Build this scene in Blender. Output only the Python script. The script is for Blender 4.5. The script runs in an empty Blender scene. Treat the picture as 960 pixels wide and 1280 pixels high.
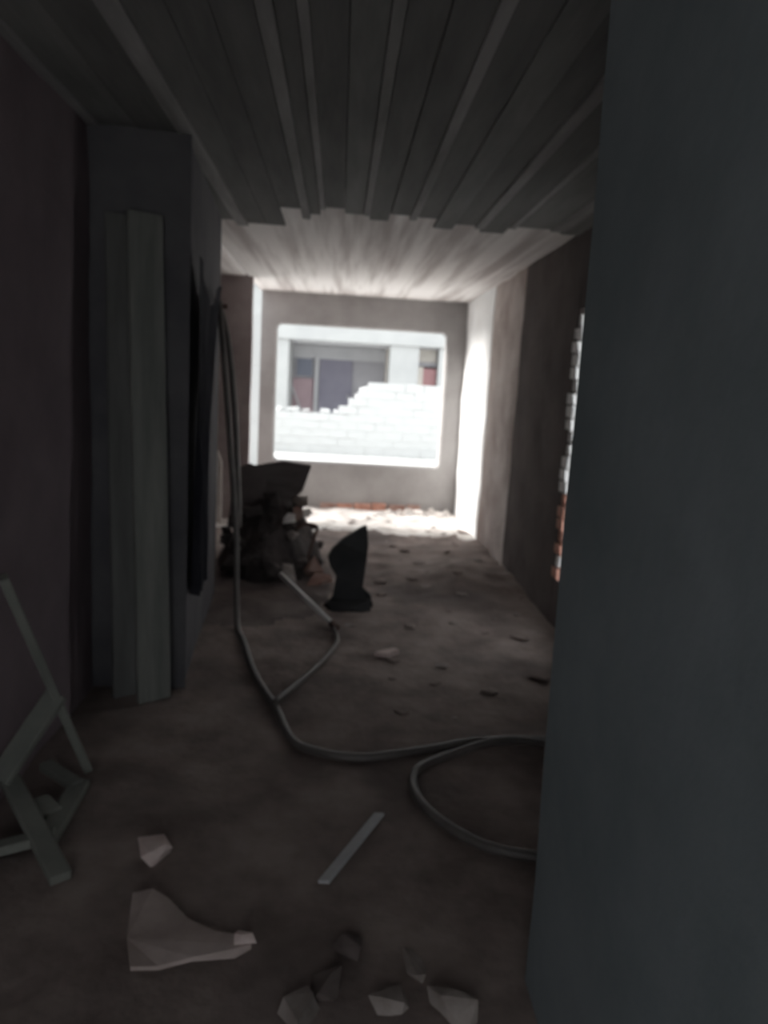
import bpy, bmesh, math, random
from mathutils import Vector, Matrix, noise

random.seed(7)
R = math.radians
SC = bpy.context.scene
COL = SC.collection

# ------------------------------------------------------------------ camera
cam_d = bpy.data.cameras.new('camera')
cam = bpy.data.objects.new('camera', cam_d)
COL.objects.link(cam)
cam_d.sensor_fit = 'VERTICAL'
cam_d.sensor_height = 36.0
cam_d.lens = 924.0 / 1280.0 * 36.0
cam_d.clip_start = 0.02
cam_d.clip_end = 300
cam.location = (0, 0, 1.45)
cam.rotation_euler = (Matrix.Rotation(R(-3.9), 3, 'Z') @ Matrix.Rotation(R(90 - 9.6), 3, 'X')
                      @ Matrix.Rotation(R(3.3), 3, 'Z')).to_euler()
cam_d.dof.use_dof = True
cam_d.dof.focus_distance = 0.6
cam_d.dof.aperture_fstop = 7.0
SC.camera = cam

# ------------------------------------------------------------------ sky, sun, exposure
W = bpy.data.worlds.new('sky')
SC.world = W
W.use_nodes = True
bg = W.node_tree.nodes['Background']
bg.inputs[0].default_value = (0.93, 0.975, 1.0, 1)
bg.inputs[1].default_value = 2.1

sun_d = bpy.data.lights.new('sun', 'SUN')
sun_d.energy = 11.0
sun_d.angle = R(16)
sun_d.color = (1.0, 0.97, 0.93)
sun = bpy.data.objects.new('sun', sun_d)
COL.objects.link(sun)
sun.rotation_euler = Vector((1.0, -0.13, -0.28)).to_track_quat('-Z', 'Y').to_euler()
sun.location = (-20, 8, 12)

SC.view_settings.view_transform = 'Standard'
SC.view_settings.look = 'None'
SC.view_settings.gamma = 1
SC.view_settings.exposure = 0.0
SC.view_settings.use_curve_mapping = False

# ------------------------------------------------------------------ materials
def mat(name, c1, c2=None, scale=4.0, rough=0.9, bump=0.0, bscale=30.0, stretch=(1, 1, 1), lo=0.35, hi=0.65,
        c3=None, metal=0.0, spec=0.3, detail=6.0):
    m = bpy.data.materials.new(name)
    m.use_nodes = True
    nt = m.node_tree
    b = nt.nodes['Principled BSDF']
    b.inputs['Roughness'].default_value = rough
    b.inputs['Metallic'].default_value = metal
    b.inputs['Specular IOR Level'].default_value = spec
    if c2 is None and bump == 0:
        b.inputs['Base Color'].default_value = (*c1, 1)
        return m
    geo = nt.nodes.new('ShaderNodeTexCoord')
    mp = nt.nodes.new('ShaderNodeMapping')
    mp.inputs['Scale'].default_value = stretch
    nt.links.new(geo.outputs['Object'], mp.inputs['Vector'])
    if c2 is None:
        b.inputs['Base Color'].default_value = (*c1, 1)
    else:
        n = nt.nodes.new('ShaderNodeTexNoise')
        n.inputs['Scale'].default_value = scale
        n.inputs['Detail'].default_value = detail
        n.inputs['Roughness'].default_value = 0.6
        nt.links.new(mp.outputs[0], n.inputs['Vector'])
        r = nt.nodes.new('ShaderNodeValToRGB')
        r.color_ramp.elements[0].position = lo
        r.color_ramp.elements[0].color = (*c1, 1)
        r.color_ramp.elements[1].position = hi
        r.color_ramp.elements[1].color = (*c2, 1)
        nt.links.new(n.outputs['Fac'], r.inputs['Fac'])
        out = r.outputs['Color']
        if c3 is not None:
            n2 = nt.nodes.new('ShaderNodeTexNoise')
            n2.inputs['Scale'].default_value = scale * 0.35
            n2.inputs['Detail'].default_value = 4
            nt.links.new(mp.outputs[0], n2.inputs['Vector'])
            r2 = nt.nodes.new('ShaderNodeValToRGB')
            r2.color_ramp.elements[0].position = 0.5
            r2.color_ramp.elements[0].color = (0, 0, 0, 1)
            r2.color_ramp.elements[1].position = 0.66
            r2.color_ramp.elements[1].color = (1, 1, 1, 1)
            nt.links.new(n2.outputs['Fac'], r2.inputs['Fac'])
            mx = nt.nodes.new('ShaderNodeMix')
            mx.data_type = 'RGBA'
            nt.links.new(r2.outputs['Color'], mx.inputs['Factor'])
            nt.links.new(out, mx.inputs['A'])
            mx.inputs['B'].default_value = (*c3, 1)
            out = mx.outputs['Result']
        nt.links.new(out, b.inputs['Base Color'])
    if bump > 0:
        n3 = nt.nodes.new('ShaderNodeTexNoise')
        n3.inputs['Scale'].default_value = bscale
        n3.inputs['Detail'].default_value = 5
        nt.links.new(mp.outputs[0], n3.inputs['Vector'])
        bp = nt.nodes.new('ShaderNodeBump')
        bp.inputs['Strength'].default_value = 0.6
        bp.inputs['Distance'].default_value = bump
        nt.links.new(n3.outputs['Fac'], bp.inputs['Height'])
        nt.links.new(bp.outputs['Normal'], b.inputs['Normal'])
    return m

M = {
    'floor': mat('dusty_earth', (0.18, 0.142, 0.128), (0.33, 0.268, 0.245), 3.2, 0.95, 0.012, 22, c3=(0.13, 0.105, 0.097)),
    'dark_dirt': mat('dark_spilled_dirt', (0.10, 0.08, 0.076), (0.19, 0.155, 0.145), 4.0, 0.95, 0.012, 22),  # dark debris plus the shade on the floor by the heap, as colour
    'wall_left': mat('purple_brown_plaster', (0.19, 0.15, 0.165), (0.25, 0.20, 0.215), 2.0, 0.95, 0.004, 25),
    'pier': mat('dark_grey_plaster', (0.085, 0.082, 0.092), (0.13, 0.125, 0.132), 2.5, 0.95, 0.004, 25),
    'wall_near': mat('blue_grey_plaster', (0.20, 0.235, 0.25), (0.27, 0.305, 0.32), 2.2, 0.9, 0.004, 18),
    'wall_right': mat('pale_dusty_plaster', (0.36, 0.295, 0.27), (0.56, 0.50, 0.47), 2.2, 0.95, 0.015, 14, c3=(0.30, 0.23, 0.205)),
    'wall_white': mat('white_plaster', (0.74, 0.73, 0.72), (0.86, 0.86, 0.86), 2.2, 0.95, 0.008, 14),  # plaster made whiter to carry the light at the wall's far end
    'dust': mat('pale_plaster_dust', (0.50, 0.45, 0.42), (0.74, 0.71, 0.68), 5.0, 0.95, 0.012, 22),  # floor paled where the sun strip falls, light put into the colour
    'wall_dark': mat('sooty_brown_plaster', (0.085, 0.068, 0.066), (0.13, 0.105, 0.10), 3.0, 0.95, 0.006, 20),
    'return': mat('red_brown_plaster', (0.34, 0.28, 0.275), (0.46, 0.39, 0.38), 2.6, 0.95, 0.006, 20),
    'far': mat('grey_cement_render', (0.30, 0.285, 0.28), (0.40, 0.385, 0.38), 2.0, 0.95, 0.004, 20),
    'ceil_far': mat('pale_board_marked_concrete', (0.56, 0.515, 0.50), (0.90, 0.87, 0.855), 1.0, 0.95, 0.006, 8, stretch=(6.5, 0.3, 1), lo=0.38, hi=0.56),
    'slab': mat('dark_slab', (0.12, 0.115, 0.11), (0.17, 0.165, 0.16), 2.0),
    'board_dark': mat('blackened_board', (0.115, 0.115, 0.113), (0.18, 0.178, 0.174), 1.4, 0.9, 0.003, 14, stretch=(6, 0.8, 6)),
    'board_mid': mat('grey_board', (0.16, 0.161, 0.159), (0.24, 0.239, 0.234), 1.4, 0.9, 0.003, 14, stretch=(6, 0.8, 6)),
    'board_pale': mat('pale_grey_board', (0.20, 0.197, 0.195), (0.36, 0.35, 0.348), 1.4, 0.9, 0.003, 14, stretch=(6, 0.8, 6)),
    'brick': mat('red_brick', (0.46, 0.22, 0.165), (0.66, 0.38, 0.30), 9.0, 0.95, 0.006, 40),
    'brick_pale': mat('plastered_brick', (0.90, 0.885, 0.87), (0.95, 0.945, 0.94), 9.0, 0.95, 0.006, 40),  # near-white colour carries the daylight on the opening's edge
    'brick_dust': mat('dusty_brick', (0.30, 0.17, 0.14), (0.45, 0.32, 0.28), 9.0, 0.95, 0.006, 40),
    'rubble': mat('grey_rubble', (0.22, 0.185, 0.17), (0.38, 0.33, 0.31), 7.0, 0.95, 0.006, 40),
    'rubble_pale': mat('pale_plaster_rubble', (0.58, 0.53, 0.50), (0.78, 0.74, 0.71), 7.0, 0.95, 0.006, 40),
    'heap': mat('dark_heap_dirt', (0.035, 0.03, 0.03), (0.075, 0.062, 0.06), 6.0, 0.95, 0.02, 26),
    'black': mat('black_sheet', (0.018, 0.018, 0.019), (0.034, 0.033, 0.034), 5.0, 0.85, 0.003, 20),
    'cloth': mat('dark_blue_cloth', (0.05, 0.05, 0.065), (0.075, 0.075, 0.09), 5.0, 0.95, 0.004, 60),
    'dark_wood': mat('dark_stained_wood', (0.085, 0.07, 0.068), (0.14, 0.12, 0.116), 3.0, 0.85, 0.003, 20, stretch=(1, 5, 5)),
    'grey_wood': mat('weathered_grey_wood', (0.15, 0.155, 0.145), (0.24, 0.242, 0.225), 2.0, 0.9, 0.003, 18, stretch=(6, 6, 0.7)),
    'dim_wood': mat('dim_grey_wood', (0.11, 0.11, 0.107), (0.16, 0.158, 0.154), 2.0, 0.9, 0.003, 18, stretch=(6, 6, 0.7)),
    'green_wood': mat('green_grey_timber', (0.155, 0.16, 0.145), (0.235, 0.237, 0.213), 3.0, 0.9, 0.003, 18),
    'hose': mat('dusty_grey_hose', (0.085, 0.075, 0.072), (0.135, 0.12, 0.112), 8.0, 0.5, spec=0.5),
    'hose_dark': mat('black_hose', (0.04, 0.037, 0.037), (0.06, 0.056, 0.055), 8.0, 0.5, spec=0.5),
    'pipe': mat('pale_metal_pipe', (0.55, 0.52, 0.50), (0.68, 0.65, 0.63), 6.0, 0.45, metal=0.2, spec=0.5),
    'stick': mat('pale_grey_strip', (0.50, 0.50, 0.51), (0.62, 0.62, 0.63), 6.0, 0.8),
    'brown_wood': mat('brown_wood', (0.12, 0.10, 0.098), (0.19, 0.16, 0.155), 3.0, 0.9, 0.003, 18),
    'card': mat('pale_torn_board', (0.36, 0.29, 0.265), (0.52, 0.43, 0.40), 5.0, 0.95, 0.004, 30),
    'chip': mat('pinkish_plaster', (0.55, 0.43, 0.40), (0.70, 0.58, 0.55), 8.0, 0.95, 0.004, 30),
    'steel': mat('rusty_steel', (0.12, 0.08, 0.07), (0.2, 0.13, 0.11), 20.0, 0.7, metal=0.5),
    'mortar': mat('pale_mortar', (0.56, 0.565, 0.56), (0.59, 0.595, 0.59), 2.0, 0.95),
    'ground': mat('pale_sand', (0.66, 0.65, 0.63), (0.76, 0.75, 0.73), 1.0, 0.95),
    'white': mat('white_render', (0.43, 0.435, 0.435), (0.50, 0.505, 0.50), 0.8, 0.9),
    'block': mat('white_block', (0.56, 0.565, 0.56), (0.59, 0.595, 0.59), 2.0, 0.9),
    'porch': mat('grey_porch_render', (0.38, 0.37, 0.395), (0.46, 0.45, 0.475), 1.0, 0.9),
    'porch_band': mat('pale_grey_porch_render', (0.48, 0.48, 0.495), (0.56, 0.555, 0.57), 1.0, 0.9),
    'house_door': mat('slate_door', (0.23, 0.22, 0.275), (0.27, 0.26, 0.315), 1.0, 0.7),
    'house_glass': mat('slate_pane', (0.2, 0.215, 0.27), None, rough=0.3),
    'pink': mat('dusty_pink_panel', (0.40, 0.30, 0.325), (0.46, 0.345, 0.37), 1.0, 0.9),
    'red': mat('dull_red_panel', (0.36, 0.20, 0.205), (0.41, 0.235, 0.24), 1.0, 0.8),
    'beige': mat('beige_render', (0.58, 0.54, 0.49), (0.66, 0.62, 0.57), 1.0, 0.9),
}

# ------------------------------------------------------------------ helpers
def link(name, bm, m, parent=None, smooth=False, loc=None):
    me = bpy.data.meshes.new(name)
    bm.normal_update()
    bm.to_mesh(me)
    bm.free()
    for x in (m if isinstance(m, (list, tuple)) else [m]):
        me.materials.append(x)
    if smooth:
        for p in me.polygons:
            p.use_smooth = True
    o = bpy.data.objects.new(name, me)
    COL.objects.link(o)
    if parent is not None:
        o.parent = parent
    if loc is not None:
        o.location = loc
    return o

def tag(o, label=None, cat=None, group=None, kind=None):
    if label: o['label'] = label
    if cat: o['category'] = cat
    if group: o['group'] = group
    if kind: o['kind'] = kind
    return o

def struct(o):
    o['kind'] = 'structure'
    return o

def empty(name, loc):
    o = bpy.data.objects.new(name, None)
    o.empty_display_size = 0.1
    COL.objects.link(o)
    o.location = loc
    return o

def add_box(bm, x0, x1, y0, y1, z0, z1, bev=0.0, rot=None, c=None):
    t = bmesh.new()
    bmesh.ops.create_cube(t, size=1.0)
    for v in t.verts:
        v.co = Vector(((x0 + x1) / 2 + v.co.x * (x1 - x0), (y0 + y1) / 2 + v.co.y * (y1 - y0), (z0 + z1) / 2 + v.co.z * (z1 - z0)))
    if bev:
        bmesh.ops.bevel(t, geom=list(t.edges), offset=bev, segments=1, affect='EDGES')
    if rot is not None:
        bmesh.ops.rotate(t, verts=t.verts, cent=c or (0, 0, 0), matrix=rot)
    merge(bm, t)
    return bm

def merge(bm, t):
    mp = {}
    for v in t.verts:
        mp[v] = bm.verts.new(v.co)
    for f in t.faces:
        try:
            bm.faces.new([mp[v] for v in f.verts])
        except ValueError:
            pass
    t.free()

def box(*a, **k):
    return add_box(bmesh.new(), *a, **k)

def rough_box(x0, x1, y0, y1, z0, z1, cut=0.12, amp=0.012, freq=3.0):
    """wall block with really uneven faces: outer faces subdivided and pushed about"""
    bm = bmesh.new()
    def grid(o, u, v, nu, nv):
        g = [[bm.verts.new(o + u * (i / nu) + v * (j / nv)) for j in range(nv + 1)] for i in range(nu + 1)]
        for i in range(nu):
            for j in range(nv):
                bm.faces.new((g[i][j], g[i + 1][j], g[i + 1][j + 1], g[i][j + 1]))
    dx, dy, dz = x1 - x0, y1 - y0, z1 - z0
    n = lambda d: max(1, min(70, int(d / cut)))
    X, Y, Z = Vector((dx, 0, 0)), Vector((0, dy, 0)), Vector((0, 0, dz))
    o = Vector((x0, y0, z0))
    grid(o, Z, Y, n(dz), n(dy)); grid(o + X, Y, Z, n(dy), n(dz))
    grid(o, X, Z, n(dx), n(dz)); grid(o + Y, Z, X, n(dz), n(dx))
    grid(o, Y, X, n(dy), n(dx)); grid(o + Z, X, Y, n(dx), n(dy))
    bmesh.ops.remove_doubles(bm, verts=bm.verts, dist=1e-4)
    for v in bm.verts:
        p = v.co * freq
        d = Vector((noise.noise(p), noise.noise(p + Vector((17, 3, 9))), noise.noise(p + Vector((5, 31, 2))) * 0.3))
        fine = noise.noise_vector(v.co * freq * 4) * 0.35
        v.co += (d + fine) * amp
    bmesh.ops.recalc_face_normals(bm, faces=bm.faces)
    return bm

def rock(seed, sx, sy, sz, n=11):
    r = random.Random(seed)
    bm = bmesh.new()
    for _ in range(n):
        v = Vector((r.uniform(-1, 1), r.uniform(-1, 1), r.uniform(-1, 1)))
        k = max(abs(v.x), abs(v.y), abs(v.z))
        v = v / k * r.uniform(0.8, 1)
        bm.verts.new((v.x * sx / 2, v.y * sy / 2, v.z * sz / 2))
    res = bmesh.ops.convex_hull(bm, input=bm.verts)
    kill = [g for g in res['geom_interior'] if isinstance(g, bmesh.types.BMVert)]
    if kill:
        bmesh.ops.delete(bm, geom=kill, context='VERTS')
    bmesh.ops.recalc_face_normals(bm, faces=bm.faces)
    return bm

def prism(pts, t, axis='z', jit=0.0, seed=1):
    """outline pts (2D) extruded by t; axis: z (pts x,y), y (pts x,z), x (pts y,z)"""
    r = random.Random(seed)
    bm = bmesh.new()
    def P(p, k):
        a, b = p[0] + r.uniform(-jit, jit), p[1] + r.uniform(-jit, jit)
        return (a, b, k) if axis == 'z' else ((a, k, b) if axis == 'y' else (k, a, b))
    lo = [bm.verts.new(P(p, 0)) for p in pts]
    hi = [bm.verts.new(P(p, t)) for p in pts]
    bm.faces.new(lo); bm.faces.new(hi)
    for i in range(len(pts)):
        j = (i + 1) % len(pts)
        bm.faces.new((lo[i], lo[j], hi[j], hi[i]))
    bmesh.ops.recalc_face_normals(bm, faces=bm.faces)
    return bm

def spline(pts, n=10):
    P = [Vector(p) for p in pts]
    P = [2 * P[0] - P[1]] + P + [2 * P[-1] - P[-2]]
    out = []
    for i in range(1, len(P) - 2):
        a, b, c, d = P[i - 1], P[i], P[i + 1], P[i + 2]
        for k in range(n):
            t = k / n
            out.append(0.5 * ((2 * b) + (c - a) * t + (2 * a - 5 * b + 4 * c - d) * t * t + (3 * b - 3 * c + d - a) * t ** 3))
    out.append(P[-2])
    return out

def tube(path, r, sides=8, bm=None, caps=True):
    bm = bm or bmesh.new()
    rings = []
    up = Vector((0.13, 0.21, 1)).normalized()
    prev = None
    for i, p in enumerate(path):
        t = (path[min(i + 1, len(path) - 1)] - path[max(i - 1, 0)]).normalized()
        if prev is None:
            a = t.cross(up)
            if a.length < 1e-3: a = t.cross(Vector((1, 0, 0)))
        else:
            a = prev - t * prev.dot(t)
        a.normalize(); prev = a
        b = t.cross(a)
        rr = r(i / (len(path) - 1)) if callable(r) else r
        rings.append([bm.verts.new(p + (a * math.cos(2 * math.pi * k / sides) + b * math.sin(2 * math.pi * k / sides)) * rr) for k in range(sides)])
    for i in range(len(rings) - 1):
        for k in range(sides):
            bm.faces.new((rings[i][k], rings[i][(k + 1) % sides], rings[i + 1][(k + 1) % sides], rings[i + 1][k]))
    if caps:
        bm.faces.new(rings[0]); bm.faces.new(rings[-1])
    bmesh.ops.recalc_face_normals(bm, faces=bm.faces)
    return bm

def bar(p, q, w, h, bev=0.004, roll=0.0):
    """rectangular batten from p to q"""
    p, q = Vector(p), Vector(q)
    L = (q - p).length
    bm = box(-w / 2, w / 2, -h / 2, h / 2, 0, L, bev)
    rot = (q - p).to_track_quat('Z', 'Y').to_matrix() @ Matrix.Rotation(roll, 3, 'Z')
    for v in bm.verts:
        v.co = rot @ v.co + p
    return bm

H = 2.45           # ceiling height
def fh(x, y):
    """height of the uneven dirt floor"""
    p = Vector((x, y, 0))
    h = 0.020 * noise.noise(p * 1.6) + 0.012 * noise.noise(p * 5.0) + 0.006 * noise.noise(p * 13.0)
    # dirt swept against the right wall and the far end
    d = (x - 1.05) / 0.32
    e = (y - 5.55) / 0.5
    h += 0.10 * math.exp(-d * d - e * e)
    if y > 4.5:
        k = min(1, (y - 4.5) / 1.2)
        h += (0.020 * noise.noise(p * 7.0 + Vector((4, 4, 4))) + 0.022 * noise.noise(p * 3.1 + Vector((9, 4, 4)))) * k
    return h

# ------------------------------------------------------------------ room shell
def make_floor():
    bm = bmesh.new()
    x0, x1, y0, y1, s = -3.0, 1.75, -1.7, 8.95, 0.045
    nx, ny = int((x1 - x0) / s), int((y1 - y0) / s)
    g = []
    for j in range(ny + 1):
        row = []
        for i in range(nx + 1):
            x, y = x0 + (x1 - x0) * i / nx, y0 + (y1 - y0) * j / ny
            row.append(bm.verts.new((x, y, fh(x, y))))
        g.append(row)
    for j in range(ny):
        for i in range(nx):
            bm.faces.new((g[j][i], g[j][i + 1], g[j + 1][i + 1], g[j + 1][i]))
    bm.faces.ensure_lookup_table()
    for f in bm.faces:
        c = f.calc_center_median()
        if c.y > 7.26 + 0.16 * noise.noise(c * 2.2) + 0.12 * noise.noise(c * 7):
            f.material_index = 1  # far sun strip, its brightness painted into the floor
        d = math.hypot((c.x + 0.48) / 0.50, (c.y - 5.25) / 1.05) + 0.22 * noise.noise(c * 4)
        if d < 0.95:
            f.material_index = 2  # shaded floor round the heap darkened along with its debris
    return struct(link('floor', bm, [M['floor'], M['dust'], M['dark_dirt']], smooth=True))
floor = make_floor()

# near room: left wall, blue-grey right wall, unseen back wall whose entrance is sized for fill light from behind
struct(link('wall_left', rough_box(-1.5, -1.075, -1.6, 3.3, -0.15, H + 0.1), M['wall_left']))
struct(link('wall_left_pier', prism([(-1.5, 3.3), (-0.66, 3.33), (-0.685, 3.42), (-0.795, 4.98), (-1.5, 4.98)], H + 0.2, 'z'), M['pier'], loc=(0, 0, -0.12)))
nw = rough_box(0.525, 1.5, -1.6, 1.6, -0.15, H + 0.1, amp=0.006, freq=2.0)
for v in nw.verts:
    v.co.x -= 0.0095 * (v.co.z - 0.3)
struct(link('wall_right_near', nw, M['wall_near']))
bk = box(-1.5, -1.0, -1.6, -1.4, -0.15, H + 0.1)
add_box(bk, 0.42, 0.7, -1.6, -1.4, -0.15, H + 0.1)
add_box(bk, -1.0, 0.42, -1.6, -1.4, 2.2, H + 0.1)
struct(link('wall_back', bk, M['wall_left']))

# left recess between the pier and the red-brown return wall
struct(link('wall_left_recess', rough_box(-2.9, -2.65, 4.85, 7.9, -0.15, H + 0.1), M['wall_left']))
rc = box(-2.9, -1.3, 4.85, 4.98, -0.15, H + 0.1)
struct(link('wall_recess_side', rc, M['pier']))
struct(link('wall_return', rough_box(-2.9, -0.905, 7.66, 7.74, -0.15, H + 0.05, amp=0.006), M['return']))

# right wall: end stretch whitened for the light on it, pale stretch, dark sooty stretch, then the broken opening in it
struct(link('wall_right_end', rough_box(1.432, 1.75, 7.20, 8.95, -0.15, H + 0.1, cut=0.09, amp=0.014, freq=2.6), M['wall_white']))
struct(link('wall_right', rough_box(1.44, 1.75, 5.98, 7.22, -0.15, H + 0.1, cut=0.09, amp=0.022, freq=2.6), M['wall_right']))
wd = struct(link('wall_right_dark', rough_box(1.43, 1.54, 4.56, 6.0, -0.15, H + 0.1, amp=0.010), M['wall_dark']))
lw = box(1.43, 1.53, 3.98, 4.56, 1.98, H + 0.1)
add_box(lw, 1.43, 1.53, 3.98, 4.56, -0.15, 0.30)
add_box(lw, 1.43, 1.53, 1.5, 3.98, -0.15, H + 0.1)
struct(link('wall_right_opening', lw, M['wall_dark']))

# bricks toothed into the edge of the opening, ends broken and uneven
rb = random.Random(4)
bms = [bmesh.new() for _ in range(4)]
brick_meshes = []
for k in range(4):
    b = box(0, 0.095, 0, 0.12, 0, 0.072, 0.006)
    for v in b.verts:
        if v.co.y < 0.06:
            v.co.y += rb.uniform(-0.012, 0.016)
            v.co.z += rb.uniform(-0.006, 0.006)
    me = bpy.data.meshes.new('brick'); b.to_mesh(me); b.free()
    brick_meshes.append(me)
z = 0.30
i = 0
while z < 1.93:
    me = brick_meshes[i % 4].copy() if i < 8 else brick_meshes[i % 4]
    pale = not (0.42 < z < 0.78 or 0.30 <= z < 0.34)  # bricks outside the red bands whitened for daylight on the jamb
    key = ('p' if pale else 'r') + str(i % 4)
    if key not in bpy.data.meshes:
        me = brick_meshes[i % 4].copy(); me.name = key
        me.materials.append(M['brick_pale'] if pale else M['brick'])
    me = bpy.data.meshes[key]
    o = bpy.data.objects.new('brick', me)
    COL.objects.link(o)
    o.parent = wd
    o.location = (1.432 + rb.uniform(-0.006, 0.004), 4.50 + rb.uniform(-0.016, 0.02), z)
    z += 0.079
    i += 1

# ------------------------------------------------------------------ far wall with the round-cornered window opening
def rr_loop(x0, x1, z0, z1, r, n):
    pts = []
    for cx, cz, a0 in ((x1 - r, z1 - r, 0), (x0 + r, z1 - r, 90), (x0 + r, z0 + r, 180), (x1 - r, z0 + r, 270)):
        for k in range(n + 1):
            a = R(a0 + 90 * k / n)
            pts.append((cx + r * math.cos(a), cz + r * math.sin(a)))
    return pts

def wall_far():
    y0, y1 = 8.70, 8.86
    ix0, ix1, iz0, iz1 = -0.745, 1.205, 0.535, 2.095
    ox0, ox1, oz0, oz1 = -0.925, 1.60, -0.15, H + 0.12
    n = 6
    inner = rr_loop(ix0, ix1, iz0, iz1, 0.055, n)
    lip = rr_loop(ix0 - 0.02, ix1 + 0.02, iz0 - 0.02, iz1 + 0.02, 0.07, n)
    corners = [(ox1, oz1), (ox0, oz1), (ox0, oz0), (ox1, oz0)]
    bm = bmesh.new()
    def ring(pts, y): return [bm.verts.new((p[0], y, p[1])) for p in pts]
    fa, fb = ring(lip, y0), ring(inner, y0 + 0.02)
    ba, bb = ring(inner, y1 - 0.02), ring(lip, y1)
    m = len(inner)
    for A, B in ((fa, fb), (fb, ba), (ba, bb)):
        for i in range(m):
            j = (i + 1) % m
            bm.faces.new((A[i], A[j], B[j], B[i]))
    for L, y in ((fa, y0), (bb, y1)):
        c = [bm.verts.new((p[0], y, p[1])) for p in corners]
        for q in range(4):
            s = q * (n + 1)
            for k in range(n):
                bm.faces.new((c[q], L[s + k], L[s + k + 1]))
            bm.faces.new((c[q], L[s + n], L[(s + n + 1) % m], c[(q + 1) % 4]))
        if y == y0: cf = c
        else: cb = c
    for q in range(4):
        bm.faces.new((cf[q], cf[(q + 1) % 4], cb[(q + 1) % 4], cb[q]))
    bmesh.ops.recalc_face_normals(bm, faces=bm.faces)
    return struct(link('wall_far', bm, M['far']))
wf = wall_far()
# exposed bricks along the foot of the far wall
for k, (x, w) in enumerate(((0.02, 0.19), (0.23, 0.2), (0.44, 0.17), (-0.17, 0.18), (0.64, 0.2), (0.86, 0.16))):
    link('brick', box(x, x + w, 8.668, 8.73, -0.02, 0.055 + 0.012 * (k % 3), 0.008), M['brick'] if k < 3 else M['brick_dust'], wf)

# ------------------------------------------------------------------ ceiling: pale far slab, long boards over the near passage
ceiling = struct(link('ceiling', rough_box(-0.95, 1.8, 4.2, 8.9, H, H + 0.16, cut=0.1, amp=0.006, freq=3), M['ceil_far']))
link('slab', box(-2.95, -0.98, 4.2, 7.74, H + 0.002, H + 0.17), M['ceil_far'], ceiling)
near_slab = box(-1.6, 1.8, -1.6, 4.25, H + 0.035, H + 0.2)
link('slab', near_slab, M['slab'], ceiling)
rb = random.Random(11)
pale_at = [(-1.06, 0.05), (-0.68, 0.075), (-0.25, 0.05), (-0.145, 0.035), (0.11, 0.04), (0.385, 0.045), (0.80, 0.055), (1.0, 0.04), (1.27, 0.09)]
edges = []
x = -1.42
for c, w in pale_at + [(1.6, 0.05)]:
    a = c - w / 2
    k = max(1, round((a - x) / 0.14))
    for q in range(k):
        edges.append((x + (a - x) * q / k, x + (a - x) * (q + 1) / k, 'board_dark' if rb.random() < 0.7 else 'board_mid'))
    edges.append((a, a + w, 'board_pale'))
    x = a + w
for a, b, m in edges[:-1]:
    c = (a + b) / 2
    yend = (4.95 if c < -0.35 else (4.55 if c < 0.5 else 4.7)) + rb.uniform(-0.12, 0.22)
    dz = 0.012 + rb.uniform(-0.004, 0.004) + (0.006 if m == 'board_pale' else 0)
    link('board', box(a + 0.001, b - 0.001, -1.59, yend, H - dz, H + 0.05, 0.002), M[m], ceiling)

# ------------------------------------------------------------------ outdoors
g = bmesh.new()
add_box(g, -40, 40, 8.9, 60, -0.25, -0.05)
add_box(g, -40, -2.85, -20, 8.9, -0.25, -0.05)
add_box(g, 1.75, 40, -20, 8.9, -0.25, -0.05)
add_box(g, -2.85, 1.75, -20, -1.6, -0.25, -0.05)
add_box(g, -2.9, -0.95, 7.78, 8.9, -0.25, -0.03)
struct(link('ground', g, M['ground']))

# yard wall of stacked panels beside the far opening
yw = tag(empty('yard_wall', (-3.6, 12.0, -0.05)), 'white yard wall of stacked panels outside the narrow gap left of the window', 'wall')
for k in range(3):
    for j in range(2):
        link('panel', box(-2.4 + j * 2.4, -0.015 + j * 2.4, 0, 0.12, 0.85 * k, 0.85 * k + 0.835, 0.008), M['white'], yw)

# broken block wall in front of the house
bw = tag(empty('broken_block_wall', (0, 16, -0.05)), 'bright white low block wall with a broken stepped top outside the window', 'wall')
blk = []
rb = random.Random(2)
for k in range(3):
    b = box(-0.198, 0.198, 0, 0.16, 0, 0.172, 0.006)
    for v in b.verts:
        v.co += Vector((rb.uniform(-.006, .006), rb.uniform(-.006, .006), rb.uniform(-.004, .004)))
    me = bpy.data.meshes.new('block'); b.to_mesh(me); b.free(); me.materials.append(M['block'])
    blk.append(me)
for row in range(9):
    zt = row * 0.175
    for c in range(-8, 12):
        x = c * 0.4 + (0.2 if row % 2 else 0)
        top = 0.89 if x < 0.20 else (1.1 if x < 0.36 else (1.35 if x < 0.62 else 1.5))
        if zt + 0.17 > top + 0.09: continue
        o = bpy.data.objects.new('block', blk[(row * 5 + c) % 3])
        COL.objects.link(o)
        o.parent = bw
        o.location = (x, rb.uniform(-.006, .006), zt)
link('mortar', box(-3.2, 4.4, 0.012, 0.148, 0.0, 0.86, 0), M['mortar'], bw)
link('mortar', box(0.45, 4.4, 0.011, 0.149, 0.86, 1.36, 0), M['mortar'], bw)
# crumbs along its broken top
for k in range(16):
    x = rb.uniform(-1.5, 0.0)
    b = rock(300 + k, rb.uniform(.1, .22), 0.14, rb.uniform(.05, .14))
    link('broken_piece', b, M['block'], bw, loc=(x, 0.08, 0.885 + 0.03))
for x, z, s in ((0.27, 1.08, .2), (0.40, 1.24, .2), (0.5, 1.40, .16), (0.63, 1.40, .22), (0.2, 0.92, .16)):
    link('broken_piece', rock(int(x * 900), s, 0.14, s * .8), M['block'], bw, loc=(x, 0.08, z))

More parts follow.
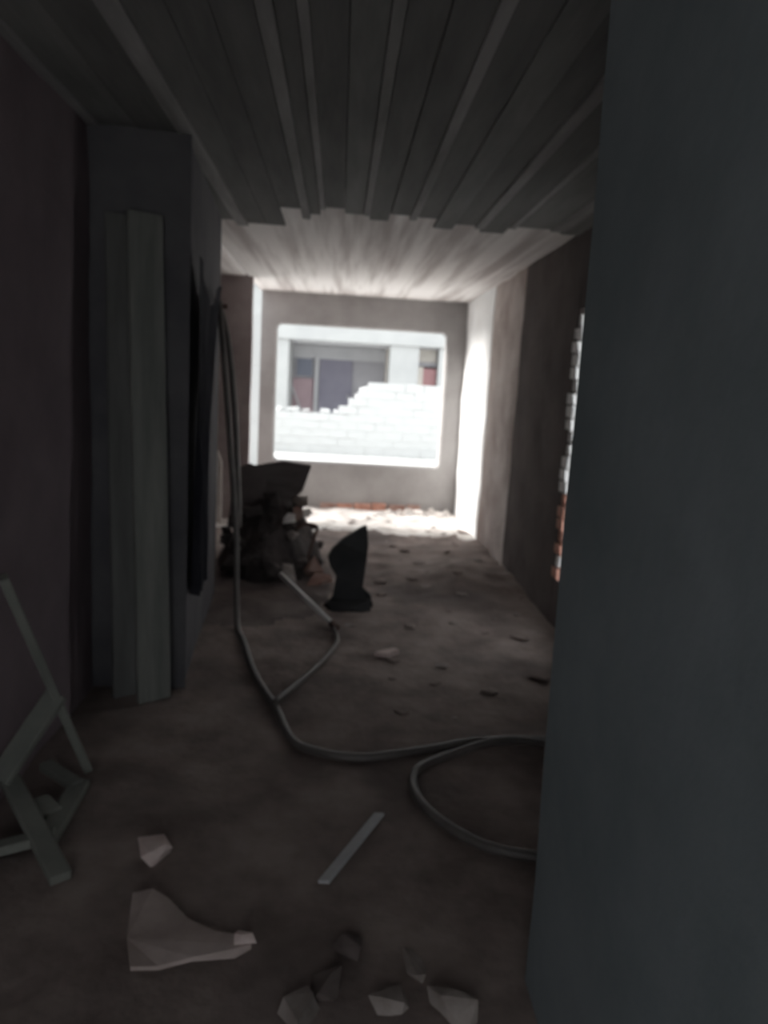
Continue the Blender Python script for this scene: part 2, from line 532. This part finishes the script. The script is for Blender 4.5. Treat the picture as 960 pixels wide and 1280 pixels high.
# house across the yard
hs = tag(empty('house', (0.5, 22, -0.05)), 'white house with a deep shaded porch seen across the yard through the window', 'house')
def hp(name, m, x0, x1, y0, y1, z0, z1, parent=None, bev=0.01):
    p = parent or hs
    off = Vector((0.5, 22, -0.05))
    return link(name, box(x0 - off.x, x1 - off.x, y0 - off.y, y1 - off.y, z0 - off.z, z1 - off.z, bev), M[m], p)
hp('fascia', 'white', -8, 7, 21.9, 22.4, 2.66, 4.2)
hp('wall', 'white', -8, -1.53, 22, 25, -0.05, 2.66)
hp('pillar', 'white', 1.42, 2.27, 22, 22.6, -0.05, 2.66)
hp('wall', 'white', 2.86, 7, 22, 22.3, -0.05, 2.66)
hp('wall', 'porch', -1.53, 2.2, 24.5, 24.8, -0.05, 3.2)
hp('porch_ceiling', 'porch_band', -1.6, 7, 22.4, 25, 2.62, 2.8)
hp('lintel', 'porch_band', -1.53, 1.9, 24.36, 24.5, 2.22, 2.62)
hp('side_wall', 'beige', 1.42, 1.56, 22.6, 24.5, -0.05, 2.62)
hw = hp('window', 'porch', -1.47, -0.87, 24.44, 24.5, 1.60, 2.24)
hp('pane', 'house_glass', -1.42, -0.92, 24.42, 24.45, 1.65, 2.2, hw)
hp('panel', 'pink', -1.53, -0.84, 24.42, 24.5, 0.3, 1.58)
hp('post', 'porch_band', -0.84, -0.70, 24.3, 24.45, -0.05, 2.3)
link('brace', bar((-2.12, 2.3, 1.55), (-1.66, 2.3, 0.4), 0.06, 0.05), M['porch_band'], hs)
hd = hp('door', 'house_door', -0.69, 0.38, 24.40, 24.5, -0.05, 2.26)
hp('handle', 'porch_band', 0.24, 0.28, 24.36, 24.40, 1.0, 1.14, hd, 0.005)
hp('wall', 'porch', 2.2, 7, 23.6, 23.9, -0.05, 2.62)
hp('awning', 'beige', 2.27, 2.86, 22.6, 23.6, 2.22, 2.62)
hp('beam', 'porch', 2.27, 2.86, 22.55, 22.7, 2.12, 2.24)
hp('panel', 'red', 2.46, 2.86, 22.4, 22.46, 1.44, 2.06)
hp('wall', 'beige', 2.27, 2.46, 22.4, 22.5, 1.3, 2.1)
hp('wall', 'beige', 2.27, 2.86, 22.35, 22.5, -0.05, 1.44)
hp('roof', 'white', -8, 7, 21.7, 29, 4.2, 4.35)

# ------------------------------------------------------------------ boards leaning on the left pier
t = tag(link('plank', bar((-0.765, 3.17, fh(-0.77, 3.17) + 0.005), (-0.835, 3.262, 2.10), 0.15, 0.028), M['grey_wood']),
        'tall grey weathered plank leaning upright on the dark pier at left', 'plank')
t = tag(link('plank', bar((-0.90, 3.19, fh(-0.90, 3.19) + 0.005), (-0.945, 3.262, 2.09), 0.10, 0.024), M['dim_wood']),
        'narrower, dimmer plank standing just left of the grey weathered plank', 'plank')

# ------------------------------------------------------------------ cloth and hose hanging on the left wall
def wall_x(y):   # surface of the left pier
    return -0.685 + (y - 3.42) / (4.98 - 3.42) * (-0.11)
def cloth():
    bm = bmesh.new()
    nu, nv = 26, 30
    g = []
    for j in range(nv + 1):
        t = j / nv
        z = 1.97 - 1.55 * t
        yl = 3.44
        yr = 4.50 - 0.66 * min(1, t / 0.5) ** 0.8 - 0.12 * max(0, t - 0.5)
        ztop_drop = 0
        row = []
        for i in range(nu + 1):
            s = i / nu
            y = yl + (yr - yl) * s
            zz = z - 0.16 * (1 - t) * math.sin(s * math.pi) ** 2
            fold = 0.018 * math.sin(s * 21 + 2 * t) * (0.4 + t) + 0.012 * noise.noise(Vector((s * 4, t * 4, 1)))
            row.append(bm.verts.new((wall_x(y) + 0.045 + fold, y, zz)))
        g.append(row)
    for j in range(nv):
        for i in range(nu):
            bm.faces.new((g[j][i], g[j + 1][i], g[j + 1][i + 1], g[j][i + 1]))
    r = bmesh.ops.solidify(bm, geom=list(bm.faces), thickness=0.006)
    bmesh.ops.recalc_face_normals(bm, faces=bm.faces)
    return bm
tag(link('hanging_cloth', cloth(), M['cloth'], smooth=True), 'dark cloth hanging in folds on the left wall beside the hose', 'cloth')

pg = tag(link('wall_peg', tube([Vector((wall_x(4.6) - 0.06, 4.6, 1.85)), Vector((-0.69, 4.6, 1.87))], 0.014), M['steel']),
         'short dark steel peg on the left wall that holds the hose', 'peg')

# the hose: hung over the peg, down to the floor, across and round in a loop to the right
hr = 0.018
def F(x, y, dz=0.0): return Vector((x, y, fh(x, y) + hr * 0.9 + dz))
path = [(-0.60, 4.66, 0.52), (-0.615, 4.66, 0.85), (-0.640, 4.65, 1.25), (-0.685, 4.64, 1.65), (-0.735, 4.62, 1.86), (-0.745, 4.60, 1.897),
        (-0.735, 4.58, 1.86), (-0.705, 4.57, 1.60), (-0.668, 4.55, 1.25), (-0.622, 4.52, 0.80), (-0.585, 4.45, 0.45), (-0.565, 4.35, 0.17)]
fl = [(-0.53, 4.17), (-0.47, 3.95), (-0.358, 3.509), (-0.218, 3.125), (-0.129, 2.85), (-0.012, 2.74), (0.146, 2.693), (0.305, 2.719),
      (0.44, 2.771), (0.651, 2.843), (0.941, 2.875), (1.18, 2.88), (1.32, 2.80), (1.30, 2.70)]
lp = [(1.12, 2.74), (0.92, 2.80), (0.716, 2.79), (0.501, 2.725), (0.371, 2.617), (0.335, 2.50), (0.36, 2.347), (0.437, 2.223), (0.543, 2.132), (0.685, 2.078), (0.86, 2.04), (1.02, 2.05)]
path = [Vector(p) for p in path] + [F(*p) for p in fl] + [F(p[0], p[1], 0.03 if 0.55 < p[0] < 1.0 and p[1] > 2.6 else 0.0) for p in lp]
tag(link('rubber_hose', tube(spline(path, 8), hr), M['hose'], smooth=True),
    'long dusty grey hose hung on the left wall, curving across the floor into a loop', 'hose')
br = [F(-0.225, 3.12, 0.034), F(-0.126, 3.398), F(-0.017, 3.721), F(0.045, 3.99), F(0.047, 4.12), F(0.03, 4.20, 0.012)]
tag(link('rubber_hose', tube(spline(br, 8), 0.0145), M['hose'], smooth=True),
    'short hose end running back from the long hose to the pale pipe', 'hose')
pp = tag(empty('metal_pipe', (0.04, 4.25, 0.0)), 'straight pale metal pipe propped on the rubble heap, foot on the floor', 'pipe')
a, b = Vector((0.0, 0.0, fh(.04, 4.25) + 0.02)), Vector((-0.375, 0.50, 0.20))
link('tube', tube([a, b], 0.0165, 10), M['pipe'], pp, smooth=True)
link('coupling', tube([a - (b - a) * 0.02, a + (b - a) * 0.07], 0.022, 10), M['steel'], pp)

# ------------------------------------------------------------------ frame of crossed battens, lower left
fr = tag(empty('batten_frame', (-0.95, 2.35, 0)), 'green-grey frame of crossed timber battens propped by the left wall, lower left', 'frame')
def bat(p, q, w=0.055, h=0.03, roll=0.0):
    o = Vector((-0.95, 2.35, 0))
    return link('batten', bar(Vector(p) - o, Vector(q) - o, w, h, 0.004, roll), M['green_wood'], fr)
bat((-1.02, 2.30, 0.80), (-0.845, 2.53, 0.03), 0.055, 0.03, 0.4)
bat((-1.03, 2.25, 0.14), (-0.915, 2.44, 0.355), 0.075, 0.03, 0.3)
bat((-0.99, 2.52, 0.05), (-0.835, 2.40, 0.04), 0.05, 0.03)
bat((-0.835, 2.43, 0.035), (-0.82, 2.06, 0.045), 0.065, 0.03)
bat((-1.03, 2.33, 0.10), (-0.72, 1.93, 0.03), 0.06, 0.03)
bat((-0.98, 2.05, 0.03), (-0.80, 2.10, 0.055), 0.05, 0.03)
bat((-0.93, 2.26, 0.06), (-0.86, 2.20, 0.05), 0.10, 0.03)

# ------------------------------------------------------------------ rubble heap by the left recess
HX, HY = -0.50, 6.0
def hh(x, y):
    dx, dy = (x - HX) / 0.42, (y - HY) / 0.78
    d = math.sqrt(dx * dx + dy * dy)
    k = max(0, 1 - d)
    return (0.66 * k ** 0.66) if k > 0 else 0
bm = bmesh.new()
nx, ny = 34, 46
g = []
for j in range(ny + 1):
    row = []
    for i in range(nx + 1):
        x, y = HX - 0.5 + i / nx, HY - 0.9 + 1.8 * j / ny
        h = hh(x, y)
        n = noise.noise(Vector((x * 7, y * 7, 3))) * 0.06 + noise.noise(Vector((x * 19, y * 19, 5))) * 0.025
        row.append(bm.verts.new((x - HX, y - HY, (fh(x, y) - 0.03 + h + (n if h > 0.02 else 0)))))
    g.append(row)
for j in range(ny):
    for i in range(nx):
        bm.faces.new((g[j][i], g[j][i + 1], g[j + 1][i + 1], g[j + 1][i]))
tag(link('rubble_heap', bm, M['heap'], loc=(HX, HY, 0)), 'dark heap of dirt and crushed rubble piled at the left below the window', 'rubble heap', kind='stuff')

# pieces thrown on the heap, each a thing
tag(link('board_offcut', prism([(-0.23, -0.02), (0.0, 0.03), (0.22, 0.0), (0.15, -0.2), (0.02, -0.33), (-0.2, -0.27)], 0.035, 'y', 0.01), M['dark_wood'], loc=(-0.42, 5.90, 0.79)),
    'dark broken board standing at the top of the rubble heap', 'board')
tag(link('board_offcut', prism([(-0.14, -0.22), (0.13, -0.2), (0.15, 0.12), (0.03, 0.2), (-0.1, 0.13)], 0.04, 'y', 0.01, 5), M['brown_wood'], loc=(-0.70, 5.86, 0.60)),
    'brown broken board leaning on the left end of the rubble heap', 'board')
def piece(name, seed, s, loc, m, rot, label, cat, group=None):
    o = link(name, rock(seed, *s), M[m], loc=loc)
    o.rotation_euler = [R(a) for a in rot]
    return tag(o, label, cat, group)
heap_bits = [
    ((0.13, 0.12, 0.10), (-0.275, 5.87, 0.515), 'rubble', 'grey-brown chunk wedged under the right corner of the dark board'),
    ((0.09, 0.08, 0.07), (-0.225, 5.80, 0.44), 'rubble_pale', 'pale plaster lump sticking out of the heap against the far wall'),
    ((0.16, 0.12, 0.10), (-0.30, 5.74, 0.43), 'brick_dust', 'reddish brick fragment halfway up the right side of the heap'),
    ((0.10, 0.09, 0.09), (-0.335, 5.56, 0.42), 'rubble_pale', 'pale plaster knob on the front of the heap'),
    ((0.13, 0.10, 0.08), (-0.30, 5.50, 0.30), 'rubble', 'grey-brown chunk just below the pale plaster knob'),
    ((0.20, 0.16, 0.14), (-0.12, 5.40, 0.09), 'brick_dust', 'reddish lump at the right foot of the heap'),
    ((0.16, 0.14, 0.10), (-0.08, 5.22, 0.045), 'brick_dust', 'broken brick end on the floor beside the black slab'),
    ((0.15, 0.12, 0.10), (-0.31, 5.22, 0.08), 'rubble', 'grey lump at the front foot of the heap'),
    ((0.20, 0.15, 0.12), (-0.76, 5.38, 0.10), 'heap', 'dark lump at the left foot of the heap beside the hanging hose'),
    ((0.14, 0.13, 0.12), (-0.46, 5.22, 0.11), 'heap', 'dark lump low on the front of the heap, left of its grey lump'),
    ((0.12, 0.10, 0.12), (-0.72, 5.99, 0.66), 'rubble', 'brown lump on top of the heap at its left end'),
    ((0.10, 0.10, 0.08), (-0.57, 5.98, 0.68), 'heap', 'small dark lump between the two broken boards atop the heap'),
]
for k, (s, loc, m, lab) in enumerate(heap_bits):
    piece('rubble_chunk', 40 + k, s, loc, m, (k * 31 % 60, k * 17 % 50, k * 57 % 180), lab, 'rubble')

rb = random.Random(8)
chunk_m = []
for k in range(8):
    b = rock(500 + k, 0.17, 0.14, 0.12)
    me = bpy.data.meshes.new('rubble_chunk'); b.to_mesh(me); b.free(); me.materials.append(M['heap' if k % 4 else 'dark_wood'])
    chunk_m.append(me)
n = 0
heap_spots = []
while n < 24:
    a, d = rb.uniform(0, 2 * math.pi), rb.uniform(0.3, 0.98)
    x, y = HX + 0.42 * d * math.cos(a), HY + 0.78 * d * math.sin(a)
    if y > HY + 0.2 or any((x - p) ** 2 + (y - q) ** 2 < 0.019 for p, q in heap_spots): continue
    heap_spots.append((x, y))
    o = bpy.data.objects.new('rubble_chunk', chunk_m[n % 8])
    COL.objects.link(o)
    sc = rb.uniform(0.5, 0.95)
    o.scale = (sc, sc, sc); o.rotation_euler = (rb.uniform(-.5, .5), rb.uniform(-.5, .5), rb.uniform(0, 6))
    o.location = (x, y, fh(x, y) + hh(x, y) + 0.035 * sc)
    tag(o, 'dark broken chunk lying on the slope of the rubble heap', 'rubble', 'dark chunks on the slope of the heap')
    n += 1
o = link('board_offcut', prism([(-0.05, 0), (0.05, 0.0), (0.045, 0.62), (0.0, 0.74), (-0.04, 0.66)], 0.03, 'y'), M['rubble_pale'], loc=(-1.20, 7.52, fh(-1.2, 7.52)))
tag(o, 'pale upright board scrap in the recess, seen just past the edge of the left wall', 'board')

# bent strip sticking out of the heap as a loop
lpth = spline([(-0.30, 5.62, 0.26), (-0.27, 5.60, 0.35), (-0.20, 5.60, 0.38), (-0.125, 5.60, 0.355), (-0.15, 5.60, 0.26), (-0.175, 5.60, 0.16), (-0.19, 5.62, 0.05)], 6)
tag(link('bent_strap', tube(lpth, 0.014, 6), M['steel'], smooth=True), 'dark bent metal strap looping out of the right side of the heap', 'strap')

# black pointed slab standing on the floor
sl = prism([(-0.165, -0.03), (0.17, -0.03), (0.155, 0.06), (0.10, 0.10), (0.105, 0.22), (0.115, 0.40), (0.098, 0.525), (0.04, 0.495), (-0.045, 0.445), (-0.115, 0.37), (-0.145, 0.315), (-0.12, 0.25), (-0.085, 0.20), (-0.10, 0.06)], 0.05, 'y', 0.004, 3)
bmesh.ops.subdivide_edges(sl, edges=list(sl.edges), cuts=2)
for v in sl.verts:
    v.co += noise.noise_vector(v.co * 14) * 0.008 + Vector((0, 0.10 * (v.co.z - 0.1) ** 2 + 0.03 * math.sin(v.co.x * 18), 0))
o = tag(link('broken_slab', sl, M['black'], loc=(0.115, 4.72, 0.02)), 'black jagged slab with a pointed tip standing upright on the floor', 'slab')
tag(link('rubble_chunk', rock(77, 0.3, 0.16, 0.12), M['black'], loc=(0.12, 4.66, 0.04)), 'black lump lying at the foot of the pointed slab', 'rubble')

# ------------------------------------------------------------------ things on the floor
st = link('pale_strip', bar((0.200, 2.292, fh(.2, 2.29) + 0.016), (0.018, 1.952, fh(.018, 1.95) + 0.016), 0.04, 0.012, 0.003, 0.3), M['stick'])
tag(st, 'straight pale grey strip lying on the floor in front of the hose loop', 'strip')
o = link('plaster_chip', prism([(-0.06, -0.02), (0.01, -0.035), (0.075, 0.035), (0.05, 0.06), (-0.02, 0.015)], 0.025, 'z'), M['chip'], loc=(0.315, 3.85, fh(.315, 3.85) + 0.004))
tag(o, 'small pale chip on the floor between the pipe and the hose', 'chip')
o = link('plaster_chip', rock(91, 0.115, 0.10, 0.06, 14), M['chip'], loc=(-0.505, 2.08, fh(-.505, 2.08) + 0.02))
o.rotation_euler = (0, 0, R(35))
tag(o, 'pinkish pale plaster lump on the floor at lower left, beyond the torn board', 'chip')
tb = prism([(-0.508, 1.875), (-0.455, 1.885), (-0.407, 1.86), (-0.34, 1.79), (-0.257, 1.74), (-0.17, 1.725), (-0.16, 1.69), (-0.20, 1.668), (-0.299, 1.645), (-0.38, 1.625), (-0.44, 1.605), (-0.475, 1.70)], 0.012, 'z')
for v in tb.verts:
    v.co += Vector((0.33, -1.74, 0))
    v.co.z += 0.035 * max(0, -v.co.x) * 2 + 0.006 * math.sin(v.co.x * 40)
tag(link('torn_board', tb, M['card'], loc=(-0.33, 1.74, fh(-.33, 1.74) + 0.012)), 'flat pale torn board tapering to the right, on the floor at lower left', 'board')
o = link('plaster_chip', rock(95, 0.07, 0.05, 0.03), M['chip'], loc=(-0.175, 1.70, fh(-.175, 1.7) + 0.035))
tag(o, 'small pale crumb lying on the tapered tip of the torn board', 'chip')

# broken rubble at the bottom edge of the picture
near_bits = [
    ((0.12, 0.09, 0.06), (0.33, 1.51), 'rubble', 'grey chunk at the bottom edge, right of the other near rubble'),
    ((0.10, 0.08, 0.05), (0.19, 1.52), 'rubble', 'brown-grey chunk at the bottom edge, in the middle of the near rubble'),
    ((0.14, 0.05, 0.03), (0.255, 1.655), 'rubble', 'long thin brown sliver behind the near rubble'),
    ((0.09, 0.08, 0.06), (0.10, 1.70), 'dark_dirt', 'dark lump behind the near rubble, below the pale strip'),
    ((0.11, 0.08, 0.05), (0.04, 1.58), 'dark_dirt', 'flat dark lump left of the near rubble'),
    ((0.12, 0.10, 0.05), (-0.03, 1.50), 'rubble', 'grey chunk at the bottom edge, leftmost of the near rubble'),
]
for k, (s, p, m, lab) in enumerate(near_bits):
    piece('rubble_chunk', 140 + k, s, (p[0], p[1], fh(*p) + s[2] * 0.3), m, (0, 0, k * 47), lab, 'rubble')

# crumbs of plaster along the foot of the far wall
crumb_m = []
for k in range(6):
    b = rock(200 + k, 0.10, 0.09, 0.07)
    me = bpy.data.meshes.new('plaster_crumb'); b.to_mesh(me); b.free(); me.materials.append(M['rubble_pale'])
    crumb_m.append(me)
rb = random.Random(21)
spots = []
def free(x, y, r):
    if any((x - a) ** 2 + (y - b) ** 2 < (r + c) ** 2 for a, b, c in spots):
        return False
    spots.append((x, y, r))
    return True
for k in range(12):
    while True:
        x = 0.62 + 0.72 * rb.random()
        y = 8.54 + rb.uniform(-0.16, 0.07)
        if free(x, y, 0.052): break
    o = bpy.data.objects.new('plaster_crumb', crumb_m[k % 6])
    COL.objects.link(o)
    s = rb.uniform(0.5, 1.15)
    o.scale = (s, s, s); o.rotation_euler = (0, 0, rb.uniform(0, 6))
    o.location = (x, y, fh(x, y) + 0.02 * s)
    tag(o, 'white plaster crumb on the sunlit floor below the window', 'crumb', 'plaster crumbs along the foot of the far wall')

# loose rubble bits over the corridor floor
bit_m = []
for k in range(8):
    b = rock(230 + k, 0.11, 0.09, 0.045)
    me = bpy.data.meshes.new('rubble_bit'); b.to_mesh(me); b.free(); me.materials.append(M['floor' if k % 3 else 'rubble'])
    bit_m.append(me)
n = 0
while n < 64:
    y = 3.0 + 5.2 * rb.random() ** 0.8
    x = rb.uniform(-0.1, 1.38)
    if (x - 0.1) ** 2 + (y - 4.7) ** 2 < 0.09 or x > 0.31 * y + 0.02 and y < 4.4: continue
    if abs(y - 2.8) < 0.25 or abs(x - 0.03) < 0.12 and y < 4.35: continue
    if (x < 0.1 and y < 7.0) or not free(x, y, 0.09): continue
    o = bpy.data.objects.new('rubble_bit', bit_m[n % 8])
    COL.objects.link(o)
    s = rb.uniform(0.35, 1.25)
    o.scale = (s, s, s * 0.5); o.rotation_euler = (0, 0, rb.uniform(0, 6))
    o.location = (x, y, fh(x, y) + 0.006 * s)
    tag(o, 'small brown rubble bit lying loose on the dirt floor', 'rubble', 'rubble bits scattered on the corridor floor')
    n += 1
